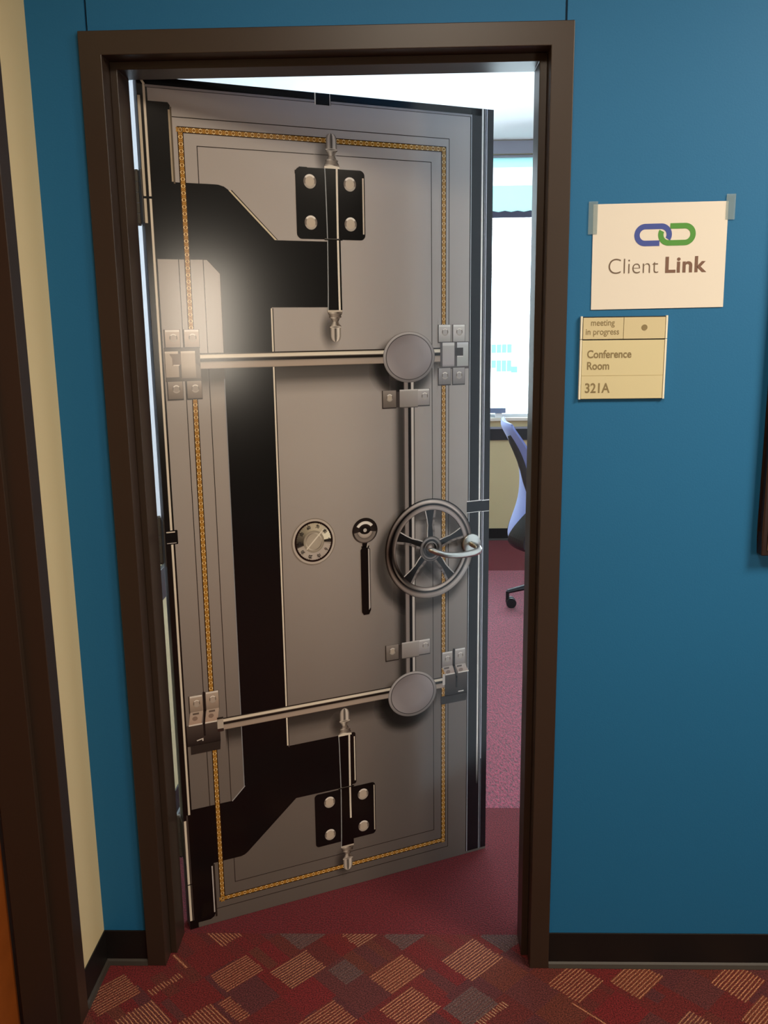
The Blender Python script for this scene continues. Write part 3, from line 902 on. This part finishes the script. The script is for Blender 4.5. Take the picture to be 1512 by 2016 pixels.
# ---- hand wheel
q = PB()
WC = (0.718, 0.9655); RX, RY = 0.1362, 0.1415
ang_p = {
    90: [(36, 32, 30), (70, 64, 62), (222, 212, 204), (196, 186, 178), (52, 46, 44), (44, 38, 36), (150, 140, 134), (178, 168, 162), (160, 150, 144), (52, 46, 42)],
    180: [(30, 25, 23), (62, 54, 50), (104, 92, 86), (58, 50, 46), (30, 26, 24), (52, 44, 40), (30, 26, 24), (92, 82, 76), (150, 140, 134), (40, 34, 32)],
    215: [(40, 34, 30), (110, 100, 94), (150, 138, 130), (120, 108, 100), (46, 38, 34), (60, 50, 46), (150, 138, 128), (44, 38, 34), (60, 52, 48), (36, 30, 28)],
    270: [(70, 64, 60), (140, 132, 126), (150, 142, 136), (164, 154, 148), (150, 142, 136), (30, 26, 24), (40, 34, 32), (222, 210, 200), (170, 158, 150), (40, 34, 32)],
    330: [(84, 80, 78), (170, 162, 156), (186, 178, 172), (196, 188, 180), (150, 142, 138), (34, 30, 28), (40, 34, 32), (190, 180, 172), (120, 110, 104), (40, 34, 32)],
    360: [(24, 22, 22), (44, 40, 38), (70, 64, 62), (104, 96, 92), (60, 54, 52), (40, 36, 34), (130, 122, 116), (160, 150, 146), (130, 120, 114), (44, 38, 36)],
    50: [(30, 27, 26), (60, 54, 52), (150, 140, 134), (206, 196, 188), (90, 82, 78), (40, 34, 32), (140, 130, 124), (172, 162, 158), (150, 140, 136), (48, 42, 40)]}
ang_p[0] = ang_p[360]
rads = [1.0, .985, .955, .925, .900, .875, .860, .825, .790, .775]
keys = sorted(ang_p)


def con(c):
    return tuple(max(8, min(250, (v - 120) * 1.38 + 112)) for v in c)


for k_ in list(ang_p):
    if k_: ang_p[k_] = [con(c) for c in ang_p[k_]]
ang_p[0] = ang_p[360]


def wcol(i):
    def f(a):
        a %= 360
        for k0, k1 in zip(keys, keys[1:]):
            if k0 <= a <= k1: return mixc(ang_p[k0][i], ang_p[k1][i], (a - k0) / (k1 - k0))
        return ang_p[0][i]
    return f


HC = (0.720, 0.968)
for (eu, ev) in ((0.618, 1.009), (0.718, 1.078), (0.824, 1.005), (0.648, 0.884), (0.787, 0.871)):
    d = Vector((eu - HC[0], ev - HC[1])); ln = d.length; d.normalize(); n_ = Vector((-d.y, d.x))
    prof = [(0.02, .0105), (0.25 * ln + .02, .0100), (0.5 * ln + 0.01, .0085), (0.75 * ln, .0105), (ln + .004, .0165)]
    A = [Vector(HC) + d * t + n_ * w for t, w in prof]; B = [Vector(HC) + d * t - n_ * w for t, w in prof]
    q.poly([tuple(x) for x in A + B[::-1]], (26, 23, 22), 14)
    up_side = A if n_.y > 0 or (abs(n_.y) < .1 and n_.x < 0) else B
    lo_side = B if up_side is A else A
    q.line([tuple(x) for x in up_side], 0.0030, (214, 206, 198), 15)
    q.line([tuple(x + (Vector(HC) + d * 0.05 - x).normalized() * 0.0005) for x in lo_side], 0.0065, (140, 130, 124), 15)
q.ring(WC[0], WC[1], RX, RY, [(r_, wcol(i)) for i, r_ in enumerate(rads)], 16, 120)


def hubc(a): return mixc((40, 36, 34), (176, 168, 162), 0.5 + 0.5 * math.sin(R(a)))


def hubc2(a): return mixc((150, 142, 136), (30, 27, 25), 0.5 + 0.5 * math.sin(R(a)))


q.ring(HC[0], HC[1] - .003, 0.0345, 0.0365, [(0, (24, 21, 20)), (.48, (20, 18, 17)), (.54, hubc), (.62, (26, 23, 22)), (.74, hubc2), (.82, hubc), (.92, (120, 112, 106)), (1.0, (30, 27, 26))], 17, 48)
q.ring(HC[0] - .002, HC[1] + .002, 0.012, 0.013, [(0, (226, 216, 208)), (.45, (150, 138, 130)), (.8, (60, 52, 48)), (1.0, (120, 110, 104))], 18, 24)
q.build('printed_hand_wheel', PRINT, door)

# ---- combination dial
q = PB()
DC = (0.3792, 1.0230)


def conic(a):
    a %= 360
    ks = [(0, (44, 40, 34)), (4, (60, 54, 46)), (6, (236, 230, 206)), (30, (236, 230, 208)), (46, (190, 180, 160)), (75, (196, 184, 158)), (100, (182, 170, 146)), (130, (150, 140, 118)),
          (155, (104, 96, 82)), (178, (70, 64, 54)), (186, (40, 36, 32)), (194, (60, 54, 48)), (198, (176, 164, 150)), (240, (186, 174, 162)), (300, (178, 166, 156)), (345, (182, 170, 158)), (352, (150, 140, 128)), (356, (40, 36, 30)), (360, (44, 40, 34))]
    for (a0, c0), (a1, c1) in zip(ks, ks[1:]):
        if a0 <= a <= a1: return mixc(c0, c1, (a - a0) / (a1 - a0))
    return ks[0][1]


q.ring(DC[0], DC[1], 0.0605, 0.0625, [(0.845, (192, 180, 166)), (.90, (184, 172, 160)), (.955, (190, 178, 164)), (.965, (120, 110, 100)), (.985, (120, 110, 100)), (1.0, (178, 166, 154))], 9, 72)
q.ring(DC[0], DC[1], 0.0605, 0.0625, [(0.40, conic), (.785, conic), (.79, (36, 24, 20)), (.86, (30, 18, 16)), (.87, (100, 88, 80))], 10, 180)


def kn(a): return mixc((120, 110, 98), (206, 196, 178), 0.5 + 0.5 * math.sin(R(2 * a)))


q.ring(DC[0], DC[1], 0.0605, 0.0625, [(0.0, (178, 166, 148)), (.33, (170, 158, 140)), (.345, kn), (.37, kn), (.38, (164, 152, 134)), (.455, (150, 140, 122)), (.47, (110, 102, 90))], 12, 72)
q.line([(DC[0] - .019, DC[1] - .018), (DC[0] + .026, DC[1] + .029)], 0.0035, (222, 212, 194), 13)
for k in range(50):
    a = 110 - 36 * k / 5; r0 = 0.70 if k % 5 == 0 else 0.755
    q.line([(DC[0] + .0605 * r0 * math.cos(R(a)), DC[1] + .0625 * r0 * math.sin(R(a))), (DC[0] + .0605 * .80 * math.cos(R(a)), DC[1] + .0625 * .80 * math.sin(R(a)))], 0.0012 if k % 5 == 0 else 0.0007, (30, 24, 20), 14)
dial = q.build('printed_dial', PRINT, door)
NUM = mat('dial_numeral_ink', (34, 28, 24), 0.4)
for k, num in enumerate((60, 70, 80, 90, 0, 10, 20, 30, 40, 50)):
    a = 110 - 36 * k; r_ = 0.585
    text_mesh('numeral', str(num), 0.0115, NUM, (DC[0] + .0605 * r_ * math.cos(R(a)), -0.0024, DC[1] + .0625 * r_ * math.sin(R(a))), dial, 0.0003, 0.9, 'CENTER', rz=R(a - 90))

# ---- printed key handle
q = PB()
BC = (0.5238, 1.0375)


def ballc(a): return mixc((36, 30, 27), (120, 108, 100), max(0, -math.sin(R(a))))


q.rect(0.5155, 0.531, 0.985, 1.01, (18, 16, 15), 9)
q.poly([(0.512, 0.995), (0.536, 0.995), (0.531, 0.985), (0.516, 0.985)], (24, 21, 19), 9)
q.ring(BC[0], BC[1], 0.0362, 0.0345, [(0.0, (40, 34, 30)), (.6, (46, 38, 34)), (.9, ballc), (1.0, (30, 25, 22))], 10, 48)
q.ring(BC[0], BC[1], 0.0362, 0.0345, [(0.0, (168, 154, 142)), (.45, (182, 168, 154)), (.60, (150, 138, 126)), (.62, (70, 60, 54)), (.66, (120, 110, 102)), (.88, (136, 124, 114))], 11, 40, 190, 350)
q.ring(BC[0], BC[1] - .001, 0.0362, 0.0345, [(.54, (210, 200, 186)), (.60, (246, 240, 228)), (.74, (230, 222, 208)), (.78, (150, 140, 128))], 12, 24, 35, 150)
q.ell(BC[0], BC[1] + .001, 0.016, 0.011, (26, 22, 20), 12, 24)
q.ring(BC[0], BC[1] + .001, 0.0055, 0.0055, [(0, (170, 158, 146)), (.6, (214, 206, 194)), (1, (120, 110, 100))], 13, 16)
q.poly([(0.510, 0.985), (0.515, 0.992), (0.532, 0.992), (0.5375, 0.985), (0.5375, 0.815), (0.532, 0.803), (0.5165, 0.803), (0.511, 0.812)], (17, 15, 14), 11)
q.poly([(0.5315, 0.988), (0.5355, 0.985), (0.5358, 0.822), (0.5315, 0.815)], (188, 178, 170), 12)
q.line([(0.529, 0.992), (0.531, 1.001)], 0.003, (186, 174, 164), 12)
q.build('printed_key_handle', PRINT, door)

# ---- real lever handle with its round rose
mb = MB()
path = [(0.8455, -0.006, 0.967), (0.8455, -0.030, 0.966), (0.8450, -0.044, 0.9645), (0.8420, -0.054, 0.9615), (0.8350, -0.0600, 0.9585), (0.8230, -0.0620, 0.9565), (0.805, -0.0625, 0.9550),
        (0.785, -0.0625, 0.9545), (0.765, -0.0620, 0.9555), (0.745, -0.0610, 0.9580), (0.728, -0.0590, 0.9620), (0.712, -0.0565, 0.9680), (0.700, -0.0540, 0.9735), (0.692, -0.052, 0.9765), (0.6885, -0.0505, 0.9775)]
rad = [.0085, .0085, .0090, .0098, .0100, .0096, .0090, .0086, .0084, .0082, .0080, .0078, .0074, .0062, .0035]
mb.tube(path, rad, 18)
lev = mb.build('lever_handle', STEEL, door, smooth=True)
mb = MB()
mb.tube([(0.8455, -0.0012, 0.967), (0.8455, -0.0075, 0.967), (0.8455, -0.0090, 0.967)], [0.0285, 0.0285, 0.0268], 40)
mb.build('rose', STEEL, lev, smooth=True)
lev['label'] = 'satin steel lever'
# back plate side lever (room side)
mb = MB()
mb.tube([(0.8455, 0.0445, 0.967), (0.8455, 0.1000, 0.965), (0.835, 0.106, 0.962), (0.72, 0.106, 0.962)], [.0085, .009, .009, .0075], 14)
mb.tube([(0.8455, 0.0445, 0.967), (0.8455, 0.053, 0.967)], [0.0285, 0.0275], 32)
mb.build('lever_handle', STEEL, door, smooth=True)
# latch edge plate
mb = MB(); mb.box(DW, DW + 0.0008, 0.010, 0.035, 0.86, 1.06); mb.build('latch_plate', STEEL, door)

# ---- butt hinges on the hinge edge
for z0 in (1.808, 1.000, 0.190):
    mb = MB()
    hl = 0.115
    for k in range(5):
        mb.tube([(-0.004, 0.0492, z0 + hl * k / 5 + 0.0006), (-0.004, 0.0492, z0 + hl * (k + 1) / 5 - 0.0006)], 0.0068, 14)
    mb.box(-0.0016, 0.0, 0.006, 0.049, z0, z0 + hl)
    mb.tube([(-0.004, 0.0492, z0 - 0.004), (-0.004, 0.0492, z0)], [0.004, 0.0058], 12)
    mb.tube([(-0.004, 0.0492, z0 + hl), (-0.004, 0.0492, z0 + hl + 0.004)], [0.0058, 0.004], 12)
    mb.build('butt_hinge', HINGE, door, smooth=True)

# ------------------------------------------------------------------ paper sign with linked rings
YP = YW0 - 0.0010
sign = thing('paper_sign', 'taped white paper sheet reading Client Link with blue and green rings', 'sign', (0.6945, YP, 1.711), 0)
sign.rotation_euler = (0, R(-0.5), 0)
mb = MB()
pw, ph = 0.1397, 0.1075
n = 10
for i in range(n):
    for j in range(n):
        def P(a, b_):
            x = -pw + 2 * pw * a / n; z = -ph + 2 * ph * b_ / n
            return (x, -0.0010 - 0.0015 * max(0, (-z - 0.06) / ph) ** 2, z)
        mb.face([P(i, j), P(i + 1, j), P(i + 1, j + 1), P(i, j + 1)])
mb.build('sheet', PAPER, sign, smooth=True)


def capsule(cx, z, hw, r_, w, a0, a1, name, m, seg=64, y=-0.0015):
    """part of a stadium outline band between path fractions a0..a1 (0 at right middle, counter-clockwise)"""
    L1 = 2 * hw; L2 = math.pi * r_; tot = 2 * L1 + 2 * L2

    def pt(f, rr):
        d = (f % 1.0) * tot
        if d < L2 / 2: a = d / r_; return (cx + hw + rr * math.cos(a), z + rr * math.sin(a))
        d -= L2 / 2
        if d < L1: return (cx + hw - d, z + rr)
        d -= L1
        if d < L2: a = math.pi / 2 + d / r_; return (cx - hw + rr * math.cos(a), z + rr * math.sin(a))
        d -= L2
        if d < L1: return (cx - hw + d, z - rr)
        d -= L1; a = -math.pi / 2 + d / r_
        return (cx + hw + rr * math.cos(a), z + rr * math.sin(a))
    b_ = MB()
    for k in range(seg):
        f0, f1 = a0 + (a1 - a0) * k / seg, a0 + (a1 - a0) * (k + 1) / seg
        q_ = [pt(f0, r_ + w / 2), pt(f1, r_ + w / 2), pt(f1, r_ - w / 2), pt(f0, r_ - w / 2)]
        b_.face([(x, y, zz) for x, zz in q_])
    return b_.build(name, m, sign)


capsule(-0.0138, 0.0433, 0.0165, 0.0170, 0.0112, -0.055, 0.830, 'blue_ring', LBLUE)
capsule(0.0358, 0.0433, 0.0165, 0.0170, 0.0112, 0.455, 1.334, 'green_ring', LGREEN)
text_mesh('lettering', 'Client', 0.0460, INK, (-0.1075, -0.0015, -0.0345), sign, -0.0007, 0.955)
text_mesh('lettering', 'Link', 0.0450, INKB, (0.0120, -0.0016, -0.0335), sign, 0.0011, 1.06, sp=1.06)
for nm, x, z, w, hh, lab in (('l', 0.5535, 1.790, 0.019, 0.066, 'strip of clear tape over the upper left corner of the paper sign'), ('r', 0.8380, 1.808, 0.019, 0.051, 'strip of clear tape over the upper right corner of the paper sign')):
    mb = MB(); mb.box(-w / 2, w / 2, -0.0026, -0.0022, -hh / 2, hh / 2)
    o = mb.build('clear_tape', TAPE, loc=(x, YP + 0.0005, z)); tag(o, lab, 'tape', 'tape strips holding the paper sign')

# ------------------------------------------------------------------ room plaque
YQ = YW0
pl = thing('room_plaque', 'champagne metal plaque reading Conference Room 321A below the paper sign', 'sign', (0.6262, YQ, 1.5000))
hw, hh = 0.0925, 0.0878
mb = MB(); mb.box(-hw + 0.002, hw - 0.002, -0.006, 0, -hh, hh); mb.build('backing', DARKGAP, pl)
for sx_ in (-1, 1):
    for z0, z1 in ((-hh, 0.0395), (0.0405, hh + 0.001)):
        mb = MB(); x0 = sx_ * hw; x1 = sx_ * (hw - 0.0042)
        mb.box(min(x0, x1), max(x0, x1), -0.0095, 0, z0, z1); mb.build('side_rail', RAIL, pl, bevel=0.0006)
mb = MB(); mb.box(-hw + 0.0052, hw - 0.0048, -0.008, -0.005, -hh + 0.001, 0.0380); mb.build('name_panel', PLATE, pl, bevel=0.0004)
mb = MB(); mb.box(-hw + 0.0055, hw - 0.0048, -0.0083, -0.0079, -0.0372, -0.0366); mb.build('groove_line', mat('groove', (176, 158, 108), 0.6), pl)
mb = MB(); mb.box(-hw + 0.0060, -0.0010, -0.0076, -0.005, 0.0405, hh - 0.0022); mb.build('status_panel', PLATE2, pl, bevel=0.0004)
mb = MB(); mb.box(-0.0002, hw - 0.0048, -0.0082, -0.005, 0.0405, hh - 0.0022)
sl = mb.build('slider', PLATE2, pl, bevel=0.0004)
mb = MB(); mb.tube([(0.0435, -0.0083, 0.0640), (0.0435, -0.0088, 0.0640)], 0.0063, 28); mb.build('dot', LETTER, sl)
LS = 0.86
text_mesh('lettering', 'meeting', 0.0185, LETTER, (-0.0455, -0.0079, 0.0690), pl, 0.0002, LS, 'CENTER')
text_mesh('lettering', 'in progress', 0.0185, LETTER, (-0.0455, -0.0079, 0.0500), pl, 0.0002, LS, 'CENTER')
text_mesh('lettering', 'Conference', 0.0232, LETTER, (-0.0770, -0.0084, 0.0010), pl, 0.0005, LS)
text_mesh('lettering', 'Room', 0.0232, LETTER, (-0.0770, -0.0084, -0.0238), pl, 0.0005, LS)
text_mesh('lettering', '321A', 0.0290, LETTER, (-0.0800, -0.0084, -0.0735), pl, 0.0006, LS)

# ------------------------------------------------------------------ framed picture at the right edge
pf = thing('picture_frame', 'dark mahogany picture frame hanging at the right edge of the blue wall', 'picture', (0.9445, YW0, 1.064))
pf.rotation_euler = (0, 0, 0)
fw_, fh_ = 0.62, 0.86
mb = MB()
for b_ in ((0, fw_, 0, 0.05), (0, fw_, fh_ - 0.05, fh_), (0, 0.05, 0.05, fh_ - 0.05), (fw_ - 0.05, fw_, 0.05, fh_ - 0.05)):
    mb.box(b_[0], b_[1], -0.030, -0.001, b_[2], b_[3])
mb.build('frame', WOODFR, pf, bevel=0.002)
mb = MB()
i0, i1 = 0.012, 0.020
for b_ in ((i0, fw_ - i0, i0, i1), (i0, fw_ - i0, fh_ - i1, fh_ - i0), (i0, i1, i1, fh_ - i1), (fw_ - i1, fw_ - i0, i1, fh_ - i1)):
    mb.box(b_[0], b_[1], -0.033, -0.029, b_[2], b_[3])
mb.build('moulding', SILVERM, pf, bevel=0.001)
mb = MB(); mb.box(0.048, fw_ - 0.048, -0.012, -0.004, 0.048, fh_ - 0.048); mb.build('picture', PICT, pf)

# ------------------------------------------------------------------ office chair beyond the door
CX, CY = 1.06, 3.00
ch = thing('office_chair', 'office chair with lavender mesh back, half hidden by the right door jamb', 'chair', (CX, CY, 0))
prof = [(0.745, 0.366), (0.729, 0.392), (0.731, 0.430), (0.745, 0.478), (0.760, 0.520), (0.775, 0.566), (0.789, 0.630), (0.7925, 0.682), (0.7935, 0.740), (0.788, 0.790), (0.775, 0.835), (0.752, 0.895), (0.718, 0.960), (0.690, 1.010), (0.681, 1.035), (0.688, 1.058)]
mb = MB()
nv = 14; th = 0.026
ring_pts = []
for i, (x, z) in enumerate(prof):
    row_o = []; row_i = []
    shrink = 1.0
    if i == 0 or i == len(prof) - 1: shrink = 0.90
    if i == 1 or i == len(prof) - 2: shrink = 0.97
    for j in range(nv + 1):
        t = -1 + 2 * j / nv
        yy = t * 0.235 * shrink
        wrap = 0.062 * abs(t) ** 2.4 * (1.0 if i < len(prof) - 4 else (0.9, 0.78, 0.62, 0.45)[i - len(prof) + 4])
        thk = th * (1 - 0.55 * abs(t) ** 3) * (0.5 if i in (0, len(prof) - 1) else 1)
        row_o.append((x - CX + wrap, yy, z)); row_i.append((x - CX + wrap + thk, yy, z))
    ring_pts.append(row_o + row_i[::-1])
m = 2 * (nv + 1)
base_i = 0
for row in ring_pts: mb.v += row
for i in range(len(prof) - 1):
    for j in range(m):
        j2 = (j + 1) % m
        mb.f.append((i * m + j, i * m + j2, (i + 1) * m + j2, (i + 1) * m + j)); mb.c.append(None); mb.m.append(0)
for i, rev in ((0, True), (len(prof) - 1, False)):
    idx = [i * m + j for j in range(m)]
    mb.f.append(tuple(idx[::-1] if rev else idx)); mb.c.append(None); mb.m.append(0)
back = mb.build('backrest', MESHBACK, ch, smooth=True)
ss = back.modifiers.new('rounding', 'SUBSURF'); ss.levels = 1; ss.render_levels = 2
# dark upright support behind the backrest
mb = MB()
sp_ = [(0.700, 0.995), (0.716, 0.965), (0.742, 0.915), (0.764, 0.862), (0.783, 0.805), (0.800, 0.745), (0.830, 0.66), (0.870, 0.56), (0.92, 0.48), (0.99, 0.425)]
mb.tube([(x - CX + 0.020, -0.135, z) for x, z in sp_], [.014, .020, .022, .022, .022, .023, .024, .026, .026, .024], 12, flat=1.4)
mb.tube([(x - CX + 0.040, 0.135, z) for x, z in sp_], [.014, .020, .022, .022, .022, .023, .024, .026, .026, .024], 12, flat=1.4)
mb.build('back_support', DGREY, ch, smooth=True)
for sg in (-1, 1):
    mb = MB(); nz, ny = 12, 8
    for k in range(nz + 1):
        z = 0.368 + 0.235 * k / nz
        for (xa, za), (xb, zb) in zip(prof, prof[1:]):
            if za <= z <= zb: xc = xa + (xb - xa) * (z - za) / (zb - za)
        if sg > 0: xc += 0.012
        y_in = 0.05 + 0.165 * (k / nz) ** 1.1
        for q_ in range(ny + 1):
            yy = y_in + (0.243 - y_in) * q_ / ny
            mb.v.append((xc - CX + 0.062 * (yy / 0.235) ** 2.4 - 0.007, sg * yy, z))
    for k in range(nz):
        for q_ in range(ny):
            a_ = k * (ny + 1) + q_
            mb.f.append((a_, a_ + 1, a_ + ny + 2, a_ + ny + 1)); mb.c.append(None); mb.m.append(0)
    o = mb.build('lumbar_shell', PLASTIC, ch, smooth=False)
    sm_ = o.modifiers.new('thickness', 'SOLIDIFY'); sm_.thickness = 0.012; sm_.offset = 0
mb = MB(); mb.box(-0.20, 0.27, -0.24, 0.24, 0.415, 0.475)
st_ = mb.build('seat', SEATFAB, ch, bevel=0.03)
for sg in (-1, 1):
    mb = MB(); mb.tube([(0.0, sg * 0.23, 0.42), (0.0, sg * 0.275, 0.44), (0.0, sg * 0.280, 0.62)], .014, 10); mb.box(-0.06, 0.19, sg * 0.28 - 0.035, sg * 0.28 + 0.035, 0.62, 0.645)
    mb.build('armrest', PLASTIC, ch, bevel=0.004)
mb = MB(); mb.tube([(0, 0, 0.10), (0, 0, 0.26), (0, 0, 0.262), (0, 0, 0.415)], [.030, .030, .018, .018], 16); mb.build('gas_lift', PLASTIC, ch, smooth=True)
mb = MB(); mb.tube([(0, 0, 0.075), (0, 0, 0.145)], [.052, .046], 20)
hub = mb.build('base_hub', PLASTIC, ch, smooth=True)
a_first = math.degrees(math.atan2(2.925 - CY, 0.722 - CX))
for k in range(5):
    a = R(a_first + 72 * k); c_, s__ = math.cos(a), math.sin(a)
    mb = MB(); mb.tube([(0.03 * c_, 0.03 * s__, 0.125), (0.20 * c_, 0.20 * s__, 0.118), (0.345 * c_, 0.345 * s__, 0.092)], [.028, .022, .015], 10, flat=0.8)
    lg = mb.build('base_leg', PLASTIC, ch, smooth=True)
    px, py = 0.345 * c_, 0.345 * s__
    mb = MB()
    mb.tube([(px, py, 0.095), (px, py, 0.045)], .010, 10)
    tx, ty = 0.020, 0.0
    for o_ in (-0.016, 0.016):
        mb.tube([(px + tx, py + o_ - 0.009, 0.0285), (px + tx, py + o_ + 0.009, 0.0285)], .0285, 18)
    mb.tube([(px, py, 0.05), (px + tx, py, 0.03)], .012, 8)
    mb.build('caster', PLASTIC, lg, smooth=True)
